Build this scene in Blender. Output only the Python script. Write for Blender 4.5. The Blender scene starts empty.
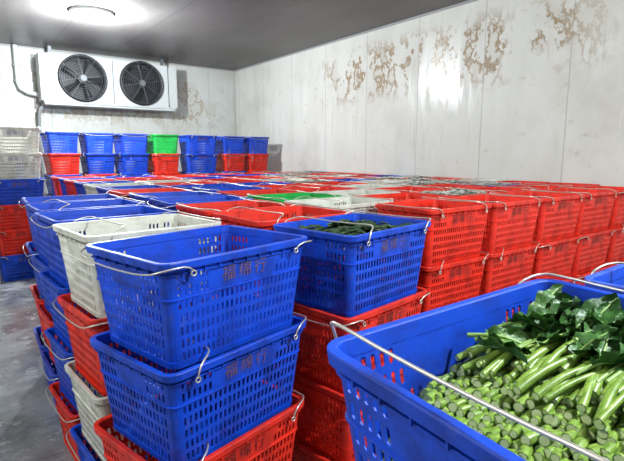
import bpy, math, random
from mathutils import Vector, Matrix, noise
random.seed(7)
S=bpy.context.scene
try:
    S.view_settings.view_transform='Standard'
except Exception as e: print(e)
CAMH=1.52; CEIL=3.33; XR=5.12; YB=9.7; XL=-2.6; YF=-3.2

# ------------------------------------------------ materials
def mat(name,col,rough=.5,metal=0,spec=.5,emit=None,es=0):
    m=bpy.data.materials.new(name); m.use_nodes=True
    b=m.node_tree.nodes['Principled BSDF']
    b.inputs['Base Color'].default_value=(*col,1); b.inputs['Roughness'].default_value=rough
    b.inputs['Metallic'].default_value=metal; b.inputs['Specular IOR Level'].default_value=spec
    if emit: b.inputs['Emission Color'].default_value=(*emit,1); b.inputs['Emission Strength'].default_value=es
    return m
def N(m,t,**k):
    n=m.node_tree.nodes.new(t)
    for a,v in k.items(): setattr(n,a,v)
    return n
def L(m,a,b): m.node_tree.links.new(a,b)
def ramp(m,src,stops):
    r=N(m,'ShaderNodeValToRGB'); e=r.color_ramp.elements
    while len(e)<len(stops): e.new(.5)
    for i,(p,c) in enumerate(stops): e[i].position=p; e[i].color=(*c,1) if len(c)==3 else c
    L(m,src,r.inputs[0]); return r.outputs[0]
def mathn(m,op,a,b=None,c=None,clamp=False):
    n=N(m,'ShaderNodeMath',operation=op); n.use_clamp=clamp
    for i,v in enumerate((a,b,c)):
        if v is None: continue
        if isinstance(v,(int,float)): n.inputs[i].default_value=v
        else: L(m,v,n.inputs[i])
    return n.outputs[0]
def mix(m,f,a,b):
    n=N(m,'ShaderNodeMix',data_type='RGBA')
    for i,v in ((0,f),(6,a),(7,b)):
        if isinstance(v,(int,float)): n.inputs[i].default_value=v
        elif isinstance(v,tuple): n.inputs[i].default_value=(*v,1)
        else: L(m,v,n.inputs[i])
    return n.outputs[2]
def noisen(m,vec,scale,detail=5,rough=.6):
    n=N(m,'ShaderNodeTexNoise'); n.inputs['Scale'].default_value=scale
    n.inputs['Detail'].default_value=detail; n.inputs['Roughness'].default_value=rough
    if vec is not None: L(m,vec,n.inputs['Vector'])
    return n.outputs[0]
def bump(m,h,s,d=.01):
    b=N(m,'ShaderNodeBump'); b.inputs['Strength'].default_value=s; b.inputs['Distance'].default_value=d
    L(m,h,b.inputs['Height']); L(m,b.outputs[0],m.node_tree.nodes['Principled BSDF'].inputs['Normal'])
def coords(m,scale=(1,1,1)):
    t=N(m,'ShaderNodeTexCoord'); mp=N(m,'ShaderNodeMapping'); mp.inputs['Scale'].default_value=scale
    L(m,t.outputs['Object'],mp.inputs[0]); return mp.outputs[0]
def boxmask(m,v,lo,hi,soft):
    a=mathn(m,'DIVIDE',mathn(m,'SUBTRACT',v,lo),soft,clamp=True)
    b=mathn(m,'DIVIDE',mathn(m,'SUBTRACT',hi,v),soft,clamp=True)
    return mathn(m,'MULTIPLY',a,b)

def plastic(name,col,dark):
    m=mat(name,col,.42,spec=.42); b=m.node_tree.nodes['Principled BSDF']
    v=coords(m); oi=N(m,'ShaderNodeObjectInfo')
    n=noisen(m,v,9,6,.7)
    base=ramp(m,n,[(.3,dark),(.55,col)])
    f=mathn(m,'MULTIPLY',oi.outputs['Random'],.10)
    faded=tuple(min(1,c*.75+.08) for c in col)
    c=mix(m,f,base,faded)
    scr=ramp(m,noisen(m,coords(m,(1,1,3)),38,6,.75),[(.58,(0,0,0)),(.68,(.45,.45,.45))])
    c=mix(m,scr,c,dark)
    dust=ramp(m,noisen(m,coords(m,(1,1,.6)),17,7,.75),[(.60,(0,0,0)),(.74,(.22,.22,.22))])
    c=mix(m,dust,c,(.34,.32,.30))
    L(m,c,b.inputs['Base Color'])
    L(m,ramp(m,n,[(.3,(.55,)*3),(.7,(.33,)*3)]),b.inputs['Roughness'])
    return m
PL={'B':plastic('blue_plastic',(.002,.060,.56),(.002,.022,.22)),
    'R':plastic('red_plastic',(.78,.022,.006),(.36,.010,.004)),
    'W':plastic('white_plastic',(.66,.66,.58),(.42,.40,.33)),
    'G':plastic('green_plastic',(.006,.40,.06),(.01,.24,.04))}
LB={'B':mat('label_on_blue',(.13,.07,.11),.6),'R':mat('label_dark',(.10,.012,.01),.6),
    'W':mat('label_grey',(.15,.2,.3),.6),'G':mat('label_cream',(.3,.3,.2),.6)}
WIRE=mat('galvanised_wire',(.62,.58,.50),.38,metal=.7)

# walls
def wallmat(name,axis,base,stain):
    m=mat(name,base,.3,spec=.40); b=m.node_tree.nodes['Principled BSDF']
    t=N(m,'ShaderNodeTexCoord'); sp=N(m,'ShaderNodeSeparateXYZ'); L(m,t.outputs['Object'],sp.inputs[0])
    a=sp.outputs[axis]; z=sp.outputs[2]
    fr=mathn(m,'FRACT',mathn(m,'DIVIDE',a,1.0))
    seam=mathn(m,'COMPARE',fr,.5,.006)
    streak=noisen(m,coords(m,(2,2,.7)),1.4,4,.55)
    dirt=noisen(m,coords(m,(1,1,1)),1.1,5,.6)
    c=mix(m,ramp(m,streak,[(.42,(0,0,0)),(.75,(.3,.3,.3))]),base,(.46,.43,.36))
    c=mix(m,ramp(m,dirt,[(.48,(0,0,0)),(.75,(.5,.5,.5))]),c,(.38,.35,.29))
    c=mix(m,mathn(m,'MULTIPLY',seam,.40),c,(.22,.21,.2))
    lo,hi=(2.0,6.8) if stain==1 else (-2,5.0)
    n=noisen(m,coords(m,(1,1.4,1) if axis==1 else (1.3,1,1)),3.4,8,.66)
    pat=ramp(m,n,[(.505,(0,0,0)),(.522,(1,1,1)),(.565,(.85,.85,.85)),(.595,(.12,.12,.12))])
    gate=ramp(m,noisen(m,coords(m),1.7,2,.5),[(.41,(0,0,0)),(.47,(1,1,1))])
    mk=mathn(m,'MULTIPLY',boxmask(m,a,lo,hi,.7),boxmask(m,z,2.25 if stain==1 else 2.0,3.2,.25))
    mk=mathn(m,'MULTIPLY',mk,gate)
    c=mix(m,mathn(m,'MULTIPLY',mathn(m,'MULTIPLY',pat,mk),.9 if stain==1 else .6),c,(.28,.18,.08))
    dr=noisen(m,coords(m,(9,9,.4)),2.0,4,.6)
    dp=ramp(m,dr,[(.60,(0,0,0)),(.66,(1,1,1))])
    mk2=mathn(m,'MULTIPLY',boxmask(m,a,-2,9.5,1),boxmask(m,z,1.3,3.0,.5))
    c=mix(m,mathn(m,'MULTIPLY',mathn(m,'MULTIPLY',dp,mk2),.3),c,(.38,.31,.19))
    sm=ramp(m,noisen(m,coords(m,(1,1,1.3)),6,8,.75),[(.60,(0,0,0)),(.66,(1,1,1))])
    c=mix(m,mathn(m,'MULTIPLY',sm,.38),c,(.36,.30,.20))
    L(m,c,b.inputs['Base Color'])
    L(m,ramp(m,streak,[(.35,(.13,)*3),(.7,(.28,)*3)]),b.inputs['Roughness'])
    h=mathn(m,'ADD',noisen(m,coords(m,(2,2,.5)),1.6,3,.5),mathn(m,'MULTIPLY',seam,-.5))
    bump(m,h,.4,.03)
    return m
WR=wallmat('right_wall_panels',1,(.66,.65,.60),1)
WBm=wallmat('back_wall_panels',0,(.57,.59,.56),2)
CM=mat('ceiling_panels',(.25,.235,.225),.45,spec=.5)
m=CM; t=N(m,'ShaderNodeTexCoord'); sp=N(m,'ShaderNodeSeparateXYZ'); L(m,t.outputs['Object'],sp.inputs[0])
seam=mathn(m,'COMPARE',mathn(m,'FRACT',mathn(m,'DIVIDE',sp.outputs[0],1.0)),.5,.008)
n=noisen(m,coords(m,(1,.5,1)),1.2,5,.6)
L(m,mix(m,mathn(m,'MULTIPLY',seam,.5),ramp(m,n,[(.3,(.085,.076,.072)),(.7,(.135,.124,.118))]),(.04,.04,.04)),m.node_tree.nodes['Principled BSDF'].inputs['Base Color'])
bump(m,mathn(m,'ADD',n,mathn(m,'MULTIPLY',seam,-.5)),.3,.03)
FM=mat('wet_concrete',(.3,.31,.32),.3,spec=.5)
m=FM; n=noisen(m,coords(m),1.8,8,.7); n2=noisen(m,coords(m),7,8,.7)
c=ramp(m,n,[(.38,(.09,.095,.10)),(.5,(.20,.21,.215)),(.66,(.34,.35,.35))])
c=mix(m,ramp(m,n2,[(.58,(0,0,0)),(.64,(.7,.7,.7))]),c,(.6,.6,.6))
L(m,c,m.node_tree.nodes['Principled BSDF'].inputs['Base Color'])
L(m,ramp(m,n,[(.44,(.06,)*3),(.6,(.40,)*3)]),m.node_tree.nodes['Principled BSDF'].inputs['Roughness'])
bump(m,n2,.12,.01)

# ------------------------------------------------ mesh helper
class MB:
    def __init__(s): s.v=[]; s.f=[]; s.m=[]; s.sm=[]
    def add(s,vs,fs,mi=0,smooth=False):
        o=len(s.v); s.v+=[tuple(x) for x in vs]
        for f in fs: s.f.append(tuple(o+i for i in f)); s.m.append(mi); s.sm.append(smooth)
    def box(s,c,d,mi=0):
        x,y,z=c; a,b,e=d[0]/2,d[1]/2,d[2]/2
        vs=[(x+i*a,y+j*b,z+k*e) for k in(-1,1) for j in(-1,1) for i in(-1,1)]
        s.add(vs,[(0,2,3,1),(4,5,7,6),(0,1,5,4),(2,6,7,3),(0,4,6,2),(1,3,7,5)],mi)
    def tube(s,pts,r,n=6,mi=0,cap=True,radii=None,closed=False):
        pts=[Vector(p) for p in pts]; K=len(pts); vs=[]; up=None
        for i,p in enumerate(pts):
            if closed: d=pts[(i+1)%K]-pts[i-1]
            else: d=pts[min(i+1,K-1)]-pts[max(i-1,0)]
            d.normalize()
            if up is None:
                up=Vector((0,0,1)) if abs(d.z)<.9 else Vector((1,0,0))
            a=(up-d*up.dot(d)).normalized(); up=a; b=d.cross(a)
            rr=radii[i] if radii else r
            for k in range(n):
                t=2*math.pi*k/n; vs.append(p+a*math.cos(t)*rr+b*math.sin(t)*rr)
        fs=[]
        for i in range(K if closed else K-1):
            j=(i+1)%K
            for k in range(n): fs.append((i*n+k,i*n+(k+1)%n,j*n+(k+1)%n,j*n+k))
        s.add(vs,fs,mi,True)
        if cap and not closed:
            s.add(vs[:n],[tuple(range(n))[::-1]],mi); s.add(vs[-n:],[tuple(range(n))],mi)
    def cyl(s,c,r,h,axis=2,n=24,mi=0,r2=None):
        r2=r if r2 is None else r2
        vs=[]
        for k,(hh,rr) in enumerate(((-h/2,r),(h/2,r2))):
            for i in range(n):
                t=2*math.pi*i/n; p=[rr*math.cos(t),rr*math.sin(t),hh]
                if axis==1: p=[p[0],p[2],p[1]]
                if axis==0: p=[p[2],p[0],p[1]]
                vs.append((p[0]+c[0],p[1]+c[1],p[2]+c[2]))
        s.add(vs,[(i,(i+1)%n,n+(i+1)%n,n+i) for i in range(n)],mi,True)
        s.add(vs,[tuple(range(n))[::-1],tuple(range(n,2*n))],mi)
    def mesh(s,name,mats):
        me=bpy.data.meshes.new(name); me.from_pydata(s.v,[],s.f)
        for x in mats: me.materials.append(x)
        me.polygons.foreach_set('material_index',s.m); me.polygons.foreach_set('use_smooth',s.sm)
        me.update(); return me
def obj(name,me,loc=(0,0,0),rot=(0,0,0),parent=None):
    o=bpy.data.objects.new(name,me); o.location=loc; o.rotation_euler=rot
    S.collection.objects.link(o)
    if parent: o.parent=parent
    return o

# ------------------------------------------------ room shell
def slab(name,c,d,m):
    b=MB(); b.box((0,0,0),d); o=obj(name,b.mesh(name,[m]))
    o.data.transform(Matrix.Translation(c)); return o
T=.1
slab('floor',((XL+XR)/2,(YF+YB)/2,-T/2),(XR-XL+2*T,YB-YF+2*T,T),FM)
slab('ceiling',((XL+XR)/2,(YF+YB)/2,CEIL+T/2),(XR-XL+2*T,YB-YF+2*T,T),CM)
slab('wall_right',(XR+T/2,(YF+YB)/2,CEIL/2),(T,YB-YF,CEIL),WR)
slab('wall_left',(XL-T/2,(YF+YB)/2,CEIL/2),(T,YB-YF,CEIL),WR)
slab('wall_back',((XL+XR)/2,YB+T/2,CEIL/2),(XR-XL+2*T,T,CEIL),WBm)
slab('wall_front',((XL+XR)/2,YF-T/2,CEIL/2),(XR-XL+2*T,T,CEIL),WBm)
TR=mat('grey_trim',(.30,.30,.30),.4)
slab('trim_1',(XR-.012,(YF+YB)/2,CEIL-.012),(.024,YB-YF,.024),TR)
slab('trim_2',((XL+XR)/2,YB-.012,CEIL-.012),(XR-XL-.05,.024,.024),TR)
slab('trim_3',(XR-.012,YB-.012,(CEIL-.03)/2),(.022,.022,CEIL-.03),mat('corner_trim',(.45,.45,.43),.4))

# ------------------------------------------------ crate
CH=.32; TX,TY=.272,.207; BX,BY=.240,.178; RC=.028; PITCH=.305
def dims(z): t=z/CH; return BX+(TX-BX)*t, BY+(TY-BY)*t
def ring(z,o,n=5):
    hx,hy=dims(z); hx+=o; hy+=o; r=RC+o; out=[]
    for cx,cy,a0 in ((1,1,0),(-1,1,90),(-1,-1,180),(1,-1,270)):
        for k in range(n):
            a=math.radians(a0+90*k/(n-1))
            out.append((cx*(hx-r)+r*math.cos(a),cy*(hy-r)+r*math.sin(a),z))
    return out
TH=.003
def sweep(b,prof,mi=0):
    R=[ring(z,o) for o,z in prof]; n=len(R[0]); P=len(prof)
    vs=[p for r in R for p in r]; fs=[]
    for i in range(P):
        j=(i+1)%P
        for k in range(n): fs.append((i*n+k,i*n+(k+1)%n,j*n+(k+1)%n,j*n+k)[::-1])
    b.add(vs,fs,mi)
def panel(b,P,nrm,cols,rows,solid):
    P=[Vector(p) for p in P]; nrm=Vector(nrm).normalized()
    def at(u,v,o=0): return (P[0]*(1-u)*(1-v)+P[1]*u*(1-v)+P[2]*u*v+P[3]*(1-u)*v)-nrm*o
    for i in range(cols):
        for j in range(rows):
            u0,u1,v0,v1=i/cols,(i+1)/cols,j/rows,(j+1)/rows
            O=[(u0,v0),(u1,v0),(u1,v1),(u0,v1)]
            if solid(i,j):
                for o,fl in ((0,0),(TH,1)):
                    b.add([at(*q,o) for q in O],[(0,1,2,3)[::-1] if fl else (0,1,2,3)])
                continue
            uc,vc=(u0+u1)/2,(v0+v1)/2; a=(u1-u0)*.25; h=(v1-v0)*.34; ca,chh=a*.6,h*.25
            I=[(-a+ca,-h),(a-ca,-h),(a,-h+chh),(a,h-chh),(a-ca,h),(-a+ca,h),(-a,h-chh),(-a,-h+chh)]
            I=[(uc+x,vc+y) for x,y in I]
            F=[(0,1,5,4),(1,6,5),(1,2,7,6),(2,8,7),(2,3,9,8),(3,10,9),(3,0,11,10),(0,4,11)]
            b.add([at(*q) for q in O+I],F)
            b.add([at(*q,TH) for q in O+I],[f[::-1] for f in F])
            b.add([at(*q) for q in I]+[at(*q,TH) for q in I],[(k,(k+1)%8,8+(k+1)%8,8+k) for k in range(8)])
def text_mesh():
    c=bpy.data.curves.new('t','FONT'); c.body='福绵行'; c.size=.052; c.align_x='CENTER'; c.align_y='CENTER'
    c.space_character=1.35; c.resolution_u=2
    o=bpy.data.objects.new('t',c); S.collection.objects.link(o)
    bpy.context.view_layer.update()
    me=bpy.data.meshes.new_from_object(o.evaluated_get(bpy.context.evaluated_depsgraph_get()))
    V=[tuple(v.co) for v in me.vertices]; F=[tuple(p.vertices) for p in me.polygons]
    bpy.data.objects.remove(o); bpy.data.meshes.remove(me)
    return V,F
TV,TF=text_mesh()
Z0,Z1=.014,CH-.028
def bail(b,s,v):
    hy=TY+.019
    if v==0:   # lying over the end rim
        pts=[(TX-.075,hy,CH-.030),(TX-.065,hy+.003,CH-.006),(TX-.04,hy-.002,CH+.006),(TX-.005,hy-.012,CH+.011),(TX+.010,hy-.035,CH+.010),(TX+.014,.08,CH+.005)]
    elif v==1: # folded inwards
        pts=[(TX-.075,hy,CH-.030),(TX-.080,hy+.003,CH-.004),(TX-.095,hy-.004,CH+.009),(TX-.13,hy-.02,CH+.020),(TX-.15,hy-.05,CH+.022),(TX-.155,.07,CH+.016)]
    elif v==2:      # hanging outside the end
        pts=[(TX-.075,hy,CH-.030),(TX-.055,hy+.005,CH-.012),(TX-.01,hy+.004,CH-.012),(TX+.022,hy-.015,CH-.020),(TX+.030,hy-.045,CH-.030),(TX+.030,.08,CH-.040)]
    else:  # half raised, leaning over the end of the basket
        pts=[(TX-.035,hy,CH-.030),(TX-.030,hy+.004,CH-.005),(TX-.022,hy,CH+.015),(TX-.012,hy-.010,CH+.030),(TX-.005,hy-.045,CH+.036),(TX-.012,.08,CH+.026)]
    pts=pts+[(p[0],-p[1],p[2]) for p in pts[::-1]]
    pts=[(s*p[0],p[1],p[2]) for p in pts]
    q=[pts[0]]
    for a,c in zip(pts[:-1],pts[1:]):
        q.append(tuple(a[k]*.7+c[k]*.3 for k in range(3))); q.append(tuple(a[k]*.3+c[k]*.7 for k in range(3)))
    q.append(pts[-1]); b.tube(q,.0028,6,1)
    for sy in (1,-1):
        hx=pts[0][0]; yy=sy*hy
        b.tube([(hx+.008*math.cos(a),yy,CH-.036+.008*math.sin(a)) for a in [k*math.pi/4 for k in range(8)]],.0025,5,1,closed=True)
        b.box((hx,sy*(TY+.006),CH-.036),(.014,.020,.010))
def build_crate(variant):
    b=MB()
    hx0,hy0=dims(Z0); hx1,hy1=dims(Z1)
    ang=math.atan((TY-BY)/CH)
    for s in (1,-1):
        x0,x1=hx0-RC,hx1-RC
        panel(b,[(-x0*s,-s*hy0,Z0),(x0*s,-s*hy0,Z0),(x1*s,-s*hy1,Z1),(-x1*s,-s*hy1,Z1)],(0,-s,0),26,7,lambda i,j:(j>=5 and 6<=i<20) or j==6 and i%6==2)
        y0,y1=hy0-RC,hy1-RC
        panel(b,[(s*hx0,-y0*s,Z0),(s*hx0,y0*s,Z0),(s*hx1,y1*s,Z1),(s*hx1,-y1*s,Z1)],(s,0,0),18,7,lambda i,j:(j>=5 and 5<=i<13))
    for o,fl in ((0,0),(-TH,1)):
        A=ring(Z0,o,5); B=ring(Z1,o,5)
        for q in range(4):
            for k in range(4):
                i=q*5+k; f=(0,1,2,3)
                b.add([A[i],A[i+1],B[i+1],B[i]],[f[::-1] if fl else f],0,False)
    sweep(b,[(-TH,CH-.030),(-TH,CH-.002),(0,CH),(.012,CH),(.014,CH-.003),(.014,CH-.022),(.011,CH-.022),(.010,CH-.008),(.001,CH-.010),(.001,CH-.030)])
    sweep(b,[(-TH,.0),(-TH,.018),(.003,.018),(.003,0)])
    sweep(b,[(0,.206),(0,.212),(.004,.211),(.004,.207)])
    sweep(b,[(0,CH-.040),(0,CH-.034),(.006,CH-.035),(.006,CH-.039)])
    for s in (1,-1):
        for i in range(9):
            x=-.2+.05*i; hy=dims(CH-.03)[1]; b.box((x,s*(hy+.005),CH-.026),(.003,.010,.022))
        for i in range(6):
            y=-.14+.056*i; hx=dims(CH-.03)[0]; b.box((s*(hx+.005),y,CH-.026),(.010,.003,.022))
    R=ring(.004,-.001); b.add(R,[tuple(range(len(R)))[::-1]]); R=ring(.009,-.001); b.add(R,[tuple(range(len(R)))])
    if variant==3: bail(b,1,0); bail(b,-1,3)
    else:
        bail(b,1,variant); bail(b,-1,(variant*2+1)%3)
    for s in (1,-1):
        zc=.252; hy=dims(zc)[1]+.0022
        M=Matrix.Rotation(math.pi if s<0 else 0,4,'Z')@Matrix.Translation((0,-hy,zc))@Matrix.Rotation(math.pi/2+ang,4,'X')
        b.add([M@Vector(v) for v in TV],TF,2)
    return b
CR={}
for v in range(4):
    b=build_crate(v)
    for k in 'BRWG': CR[k,v]=b.mesh('crate_mesh_%s%d'%(k,v),[PL[k],WIRE,LB[k]])

# ------------------------------------------------ produce filling
def leafmat(name,a,b_,c):
    m=mat(name,a,.5); n=noisen(m,coords(m),28,6,.7)
    L(m,ramp(m,n,[(.32,a),(.5,b_),(.68,c)]),m.node_tree.nodes['Principled BSDF'].inputs['Base Color'])
    bump(m,n,.5,.01); return m
LM=leafmat('dark_leaves',(.008,.02,.012),(.02,.05,.018),(.07,.13,.04))
LM2=leafmat('brown_produce',(.05,.03,.02),(.16,.10,.05),(.35,.25,.14))
LM3=leafmat('pale_bagged_produce',(.25,.27,.22),(.5,.52,.46),(.7,.72,.66))
def produce(seed,mt,h):
    rnd=random.Random(seed); b=MB(); nx,ny=18,13; vs=[]
    hx,hy=dims(h); hx-=.012; hy-=.012
    for j in range(ny+1):
        for i in range(nx+1):
            x=-hx+2*hx*i/nx; y=-hy+2*hy*j/ny
            e=0 if i in(0,nx) or j in(0,ny) else 1
            z=h+e*(.03*noise.noise(Vector((x*9+seed,y*9,0)))+.015*noise.noise(Vector((x*30,y*30+seed,1))))-.012
            vs.append((x,y,z))
    b.add(vs,[(j*(nx+1)+i,j*(nx+1)+i+1,(j+1)*(nx+1)+i+1,(j+1)*(nx+1)+i) for j in range(ny) for i in range(nx)],0,True)
    for k in range(130):
        x=rnd.uniform(-hx+.05,hx-.05); y=rnd.uniform(-hy+.05,hy-.05); a=rnd.uniform(0,6.3)
        l=rnd.uniform(.03,.055); w=l*rnd.uniform(.4,.7); t=rnd.uniform(-.3,.6)
        M=Matrix.Translation((x,y,h+rnd.uniform(0,.014)))@Matrix.Rotation(a,4,'Z')@Matrix.Rotation(-t*.7,4,'Y')
        q=[(-l,0,-.004),(-l*.3,-w,.004),(-l*.3,0,0),(-l*.3,w,.006),(l*.5,-w*.8,.004),(l*.5,0,-.003),(l*.5,w*.8,.005),(l,0,-.006)]
        b.add([M@Vector(p) for p in q],[(0,1,2),(0,2,3),(1,4,5,2),(2,5,6,3),(4,7,5),(5,7,6)],0,True)
    return b.mesh('produce_fill',[mt])
PR=[produce(1,LM,.24),produce(2,LM,.22),produce(3,LM2,.22),produce(4,LM3,.25),produce(6,LM,.288),produce(8,LM3,.31)]

# ------------------------------------------------ stacks
def stack(x,y,yaw,cols,fill=None,jit=.006,tilt=0,name='plastic_crate_stack',v=None,sc=1):
    """cols: colours top -> bottom"""
    e=bpy.data.objects.new(name,None); e.empty_display_size=.1; S.collection.objects.link(e)
    e.location=(x,y,0); e.rotation_euler=(0,0,math.radians(yaw)); n=len(cols); top=None
    e.scale=(sc,sc,1)
    for i,c in enumerate(cols):
        k=n-1-i; j=jit if k else 0
        vv=random.randrange(3) if (i==0) else random.choice((0,2))
        if i==0 and v is not None: vv=v
        o=obj('crate_%d'%(k+1),CR[c,vv],(random.uniform(-j,j),random.uniform(-j,j),k*PITCH+.001),(0,0,math.radians(random.uniform(-1.2,1.2))),e)
        if i==0:
            top=o
            if tilt: o.rotation_euler=(0,math.radians(-tilt),0); o.location.z+=.02
    if fill is not None:
        obj('leafy_greens',PR[fill],(0,0,0),(0,0,0),top)
    return e,top
rnd=random.Random(11)
def rest(top): return [top]+[rnd.choice('BBRRB' if top!='R' else 'RRRRRRB') for _ in range(3)]
stack(.645,1.500,14,'BBRR',None,v=2,jit=.01,sc=1.055)
stack(.61,2.04,6,'WRWB',None,v=0)
stack(.60,2.55,4,'BBBR',0)
stack(.62,3.05,2,'BBRB',None)
stack(.63,3.54,-2,'BBRB',1)
c1='BRRBBRBWBRBR'
for k,c in enumerate(c1):
    lay=rest(c) if k else list('BRRR')
    stack(1.345 if k==0 else 1.30+rnd.uniform(-.01,.01),1.515+.485*k,10 if k==0 else rnd.uniform(-2.5,2.5),lay,4 if k==0 else rnd.choice((None,None,0,1,3)),v=0 if k==0 else None)
top={2:'RWGRBBRWRRB',3:'RRWRRBRRBRR',4:'RRRWRRWRRBR',5:'RRRRWBRRRBR',6:'RRBRWRRWRRR',7:'RRRWRRBRRRB'}
X0=[0,0,2.25,2.83,3.41,3.985,4.565]
X1=[0,0,1.93,2.51,3.09,3.67,4.25,4.81]
for c in range(2,8):
    for k in range(11):
        if k==0:
            if c==7: continue
            x=X0[c]
        else: x=X1[c]
        y=1.83+.482*k
        lay=rest(top[c][k])
        if k<=1 and c<5: lay=[top[c][k],'R','R','B']
        ff=rnd.choice((None,0,1,2,3,0)) if c<4 else rnd.choice((3,5,2,5,3,0))
        stack(x,y,rnd.uniform(-1.6,1.6) if c<7 else 0,lay,ff,jit=.003)
for x,lay,yaw in ((1.32,'BRBBRB',90),(1.82,'BBRBBB',90),(2.33,'BBBRBB',90),(2.83,'GRRBRB',90),(3.45,'BBBRBB',0),(4.07,'BRBRBB',90),(4.57,'BRRBBB',90)):
    stack(x,8.02 if yaw else 7.95,yaw+rnd.uniform(-1.5,1.5),list(lay),None,jit=.003)
stack(.62,6.95,3,'WWBRRB',None); stack(.66,7.46,-2,'WBBRRB',None); stack(-.05,7.1,1,'BBRRB',None)

# ------------------------------------------------ foreground crates
e1,kcrate=stack(.690,.297,-4.5,'BRBR',None,tilt=2.5,v=3)
e2,_=stack(1.435,.295,1.5,'BBRR',4,v=0)

# ------------------------------------------------ chinese kale
STM=mat('kale_stem',(.15,.28,.04),.40)
n=noisen(STM,coords(STM,(1,6,6)),22,4,.6)
L(STM,ramp(STM,n,[(.3,(.09,.17,.018)),(.55,(.19,.31,.04)),(.75,(.34,.45,.10))]),STM.node_tree.nodes['Principled BSDF'].inputs['Base Color'])
CUT=mat('kale_cut_rim',(.16,.27,.04),.5)
CORE=mat('kale_cut_end',(.54,.62,.25),.5)
KL=mat('kale_leaf',(.03,.13,.03),.45)
n=noisen(KL,coords(KL),14,6,.7)
L(KL,ramp(KL,n,[(.3,(.014,.055,.010)),(.5,(.035,.12,.018)),(.72,(.11,.23,.04))]),KL.node_tree.nodes['Principled BSDF'].inputs['Base Color'])
bump(KL,noisen(KL,coords(KL),45,4,.6),.5,.01)
VEIN=mat('kale_vein',(.24,.38,.09),.45)
SHADE=mat('kale_shadow_mass',(.01,.03,.006),.8)  # near-black sheet under the stems, shade between them painted into its colour
kr=random.Random(5); b=MB()
def leaf(b,M,l,w,curl):
    nu,nv=9,6; vs=[]
    ph=kr.uniform(0,6)
    def zz(u): return -curl*u*u*l
    for i in range(nu+1):
        u=i/nu; ww=w*(math.sin(math.pi*min(1,max(0,u*.95+.04))))**.8
        for j in range(nv+1):
            s=j/nv*2-1
            z=zz(u)+ .007*math.sin(u*16+ph+s*3)*abs(s)+.45*w*abs(s)**1.5
            vs.append(M@Vector((u*l,s*ww,z)))
    b.add(vs,[(i*(nv+1)+j,i*(nv+1)+j+1,(i+1)*(nv+1)+j+1,(i+1)*(nv+1)+j) for i in range(nu) for j in range(nv)],2,True)
    b.tube([M@Vector((u*l,0,zz(max(u,0))+.002)) for u in (-.35,0,.25,.5,.75,.95)],.003,5,3,radii=[.0042,.0036,.0028,.0022,.0018,.001])
def stem(b,p,dirv,ln,r,bend,n=9):
    d=Vector(dirv).normalized(); side=d.cross(Vector((0,0,1))).normalized(); up=side.cross(d)
    pts=[]
    for i in range(6):
        t=i/5; pts.append(Vector(p)+d*ln*t+side*bend*t*t+up*.008*math.sin(t*3))
    b.tube(pts,r,n,0,cap=False,radii=[r*1.02,r,r*.92,r*.80,r*.68,r*.52])
    n_=12; c0=pts[0]
    def disc(rad,off,mi):
        vs=[c0-d*off]
        for k in range(n_):
            t=2*math.pi*k/n_; vs.append(c0-d*off+side*math.cos(t)*rad+up*math.sin(t)*rad)
        b.add(vs,[(0,1+(k+1)%n_,1+k) for k in range(n_)],mi)
    disc(r*1.03,.0005,1); disc(r*.82,.0011,4)
    return pts[-1],d
HS=lambda x:.195+.20*(x+.17)
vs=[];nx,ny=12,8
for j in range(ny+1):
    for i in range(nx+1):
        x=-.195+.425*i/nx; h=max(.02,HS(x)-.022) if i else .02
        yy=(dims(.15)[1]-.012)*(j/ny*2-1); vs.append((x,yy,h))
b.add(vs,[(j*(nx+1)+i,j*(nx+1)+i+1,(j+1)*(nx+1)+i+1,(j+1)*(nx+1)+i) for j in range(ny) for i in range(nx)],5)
faces=[(-.212,.075),(-.208,.092),(-.205,.109),(-.201,.126),(-.197,.143),(-.192,.160),(-.186,.176),(-.176,.189)]
x=-.162
while x<.04: faces.append((x,HS(x)+.002)); x+=.0150
for row,(x0,z) in enumerate(faces):
    hy=dims(z)[1]-.016; y=-hy+(.004 if row%2 else .011)
    while y<hy-.003:
        r=kr.uniform(.0056,.0084); t=min(1,max(0,(x0+.17)/.2))
        # cut ends tip up out of the heap
        stem(b,(x0+kr.uniform(-.010,.010),y,z+kr.uniform(-.005,.006)),(1,kr.uniform(-.10,.45),kr.uniform(-.75,-.35)+.15*t),kr.uniform(.05,.07),r,0)
        y+=r*2.2
# long stalks running back into the leaves
for k in range(66):
    x0=kr.uniform(-.05,.05); y=kr.uniform(-.165,.172)
    z=HS(x0)+.008+kr.uniform(0,.020)
    a=kr.uniform(-.20,.30)-y*.8; ln=kr.uniform(.13,.18)
    p,d=stem(b,(x0,y,z),(1,a,kr.uniform(.02,.16)),min(ln,.19-x0),kr.uniform(.0048,.0074),kr.uniform(-.014,.014))
    for q in range(2 if k%2 else 1):
        l=kr.uniform(.07,.11); l=min(l,max(.055,.262-p.x))
        yv=max(-.15,min(.155,p.y))
        M=Matrix.Translation((p.x-.008-.02*q,yv,p.z+.003))@Matrix.Rotation(a*.6+kr.uniform(-.4,.4)-yv*2,4,'Z')@Matrix.Rotation(-kr.uniform(.2,.8),4,'Y')@Matrix.Rotation(kr.uniform(-.8,.8),4,'X')
        leaf(b,M,l,kr.uniform(.018,.028),kr.uniform(.1,.7))
for q in range(20):
    x=kr.uniform(.12,.18); y=kr.uniform(-.14,.15)
    if q<8: x=kr.uniform(.0,.08); y=kr.uniform(.13,.158)
    M=Matrix.Translation((x,y,HS(x)+kr.uniform(.02,.045)))@Matrix.Rotation(kr.uniform(-.8,.8)-y*3,4,'Z')@Matrix.Rotation(-kr.uniform(.1,.6),4,'Y')@Matrix.Rotation(kr.uniform(-.6,.6),4,'X')
    leaf(b,M,min(kr.uniform(.06,.10),.262-x),kr.uniform(.018,.028),kr.uniform(.2,.9))
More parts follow.
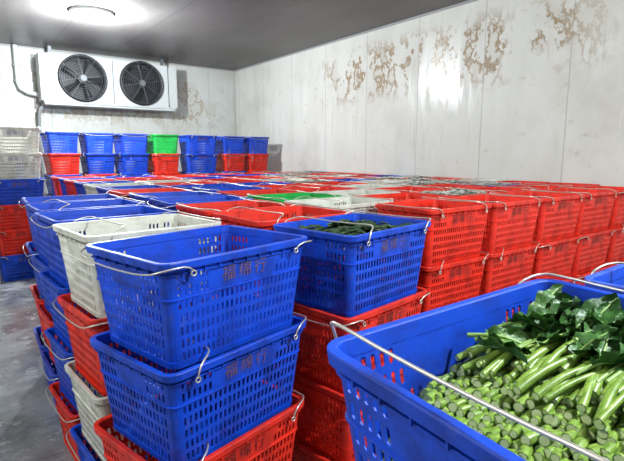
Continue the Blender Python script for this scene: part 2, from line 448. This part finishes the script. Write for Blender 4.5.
kale=obj('chinese_kale_bunch',b.mesh('kale',[STM,CUT,KL,VEIN,CORE,SHADE]))
kale.matrix_world=Matrix.Translation(e1.location)@Matrix.Rotation(e1.rotation_euler.z,4,'Z')@Matrix.Translation(kcrate.location)@Matrix.Rotation(kcrate.rotation_euler.y,4,'Y')

# ------------------------------------------------ unit cooler
root=bpy.data.objects.new('evaporator_fan_unit',None); S.collection.objects.link(root); root.location=(0,0,0)
WM=mat('white_enamel',(.50,.52,.51),.35); DK=mat('dark_interior',(.012,.014,.016),.5); BLD=mat('fan_blade',(.035,.038,.04),.45,metal=.3)
GM=mat('guard_wire',(.16,.17,.18),.45,metal=.5); ALU=mat('coil_fins',(.45,.46,.46),.4,metal=.7)
x0,x1,z0,z1=1.30,3.62,2.42,3.18; yf=9.22
b=MB(); xc=(x0+x1)/2
fans=[(1.95,2.82),(2.95,2.82)]; FR=.36
def frontcell(b,xa,xb,za,zb,cx,cz,r,y):
    n=32; vs=[]
    for i in range(n):
        t=2*math.pi*i/n; vs.append((cx+r*math.cos(t),y,cz+r*math.sin(t)))
    for i in range(n):
        t=2*math.pi*i/n; c,s_=math.cos(t),math.sin(t)
        kx=((xb-cx) if c>0 else (cx-xa))/max(abs(c),1e-6); kz=((zb-cz) if s_>0 else (cz-za))/max(abs(s_),1e-6)
        k=min(kx,kz); vs.append((cx+c*k,y,cz+s_*k))
    b.add(vs,[(i,n+i,n+(i+1)%n,(i+1)%n) for i in range(n)])
    for sx,xx in ((1,xb),(-1,xa)):
        for sz,zz in ((1,zb),(-1,za)):
            ca=math.atan2(zz-cz,xx-cx)%(2*math.pi); i=int(ca/(2*math.pi)*n)
            b.add([vs[n+i],(xx,y,zz),vs[n+(i+1)%n]],[(0,1,2)])
frontcell(b,1.45,2.45,z0+.04,z1-.04,*fans[0],FR,yf); frontcell(b,2.45,3.45,z0+.04,z1-.04,*fans[1],FR,yf)
b.box((x0+.075,yf+.18,(z0+z1)/2),(.15,.36,z1-z0)); b.box((x1-.085,yf+.18,(z0+z1)/2),(.17,.36,z1-z0))
b.box((xc,yf+.18,z1-.02),(x1-x0-.3,.36,.04)); b.box((xc,yf+.18,z0+.02),(x1-x0-.3,.36,.04))
b.box((xc,yf+.355,(z0+z1)/2),(x1-x0-.3,.01,z1-z0-.08),1)
for xx in (x0+.15,2.45,x1-.17): b.box((xx,yf-.003,(z0+z1)/2),(.012,.008,z1-z0-.02),2)
obj('housing',b.mesh('housing',[WM,DK,GM]),parent=root)
b=MB(); b.box((xc,yf+.20,z0-.035),(x1-x0-.1,.34,.05)); b.box((xc,yf+.02,z0-.012),(x1-x0-.06,.03,.03))
obj('drip_tray',b.mesh('drip_tray',[WM]),parent=root)
b=MB(); b.box((xc,YB-.06,(z0+z1)/2),(x1-x0-.2,.10,z1-z0-.1))
obj('coil',b.mesh('coil',[ALU]),parent=root)
b=MB()
for xx in (x0+.2,x1-.2): b.box((xx,yf+.2,(z1+CEIL)/2),(.05,.04,CEIL-z1))
obj('hanger_brackets',b.mesh('hangers',[GM]),parent=root)
for fi,(fx,fz) in enumerate(fans):
    b=MB()
    n=40; R=[(FR+.035,yf),(FR+.03,yf-.05),(FR,yf-.06),(FR-.005,yf-.02),(FR-.01,yf+.14)]
    vs=[(fx+r*math.cos(2*math.pi*i/n),y,fz+r*math.sin(2*math.pi*i/n)) for r,y in R for i in range(n)]
    b.add(vs,[(a*n+i,a*n+(i+1)%n,(a+1)*n+(i+1)%n,(a+1)*n+i) for a in range(4) for i in range(n)],2,True)
    b.cyl((fx,yf+.06,fz),.075,.14,1,20,1)
    for k in range(5):
        a=2*math.pi*k/5+.3*fi; vs=[]
        for i in range(5):
            r=.06+i/4*(FR-.09); wd=.10+.22*i/4
            for s_,yy in ((-1,.09),(0,.055),(1,.0)):
                t=a+s_*wd/ (1+ .3*i) *.9
                vs.append((fx+r*math.cos(t),yf+yy,fz+r*math.sin(t)))
        b.add(vs,[(i*3+j,i*3+j+1,(i+1)*3+j+1,(i+1)*3+j) for i in range(4) for j in range(2)],1,True)
    yg=yf-.065
    for rr in [.06,.10,.14,.18,.22,.26,.30,.34,FR+.01]:
        b.tube([(fx+rr*math.cos(2*math.pi*i/32),yg,fz+rr*math.sin(2*math.pi*i/32)) for i in range(32)],.0022,5,3,closed=True)
    for k in range(8):
        a=2*math.pi*k/8+.2; b.tube([(fx+.03*math.cos(a),yg-.004,fz+.03*math.sin(a)),(fx+(FR+.02)*math.cos(a),yg,fz+(FR+.02)*math.sin(a))],.0035,5,3)
    b.cyl((fx,yg-.005,fz),.05,.012,1,20,3)
    obj('fan_%d'%(fi+1),b.mesh('fan',[DK,BLD,DK,GM]),parent=root)
PW=mat('white_pvc',(.66,.67,.65),.35); PK=mat('pipe_insulation',(.30,.31,.32),.6)
b=MB(); y=YB-.09
b.tube([(1.02,y,CEIL-.01),(1.02,y,2.72),(1.05,y-.02,2.62),(1.15,y-.05,2.56),(1.35,y-.1,2.52)],.035,10)
b.tube([(1.36,9.45,2.36),(1.30,9.45,2.30),(1.28,9.5,2.2),(1.28,9.6,2.0),(1.28,9.62,.02)],.026,10,1)
b.tube([(.60,YB-.05,2.55),(.60,YB-.05,2.1),(.55,YB-.05,1.95)],.012,8,1)
for z in (3.0,2.75): b.box((1.02,YB-.04,z),(.10,.09,.03),1)
obj('refrigerant_pipework',b.mesh('pipes',[PW,PK]),parent=root)

# ------------------------------------------------ lamps
LE=mat('lamp_glass',(1,1,1),.3,emit=(.93,.97,1),es=45)
def lamp(x,y,e,r=.13,drop=.24):
    root=bpy.data.objects.new('ceiling_lamp',None); S.collection.objects.link(root); root.location=(x,y,CEIL)
    b=MB(); b.cyl((0,0,-.02),r+.03,.04,2,32,0)
    vs=[];n=32
    for i in range(7):
        a=math.pi/2*i/6; rr=r*math.cos(a); zz=-.04-.08*math.sin(a)
        vs+=[(rr*math.cos(2*math.pi*k/n),rr*math.sin(2*math.pi*k/n),zz) for k in range(n)]
    b.add(vs,[(i*n+k,i*n+(k+1)%n,(i+1)*n+(k+1)%n,(i+1)*n+k) for i in range(6) for k in range(n)],1,True)
    obj('lamp_body',b.mesh('lamp',[WM,LE]),parent=root)
    ld=bpy.data.lights.new('lamp_light','POINT'); ld.energy=e; ld.shadow_soft_size=.08; ld.color=(.88,.95,1)
    o=bpy.data.objects.new('lamp_light',ld); S.collection.objects.link(o); o.parent=root; o.location=(0,0,-drop)
lamp(1.62,6.9,480,.23,.34); lamp(1.9,-.6,480); lamp(-1.2,1.8,160)

w=bpy.data.worlds.new('World'); S.world=w; w.use_nodes=True
w.node_tree.nodes['Background'].inputs[0].default_value=(.7,.8,.9,1); w.node_tree.nodes['Background'].inputs[1].default_value=.3

cd=bpy.data.cameras.new('camera'); cd.sensor_width=36; cd.lens=480/624*36; cd.clip_start=.02
cam=bpy.data.objects.new('camera',cd); S.collection.objects.link(cam)
cam.location=(0,0,CAMH); cam.rotation_euler=(math.radians(90-8.94),0,math.radians(-36.66))
S.camera=cam
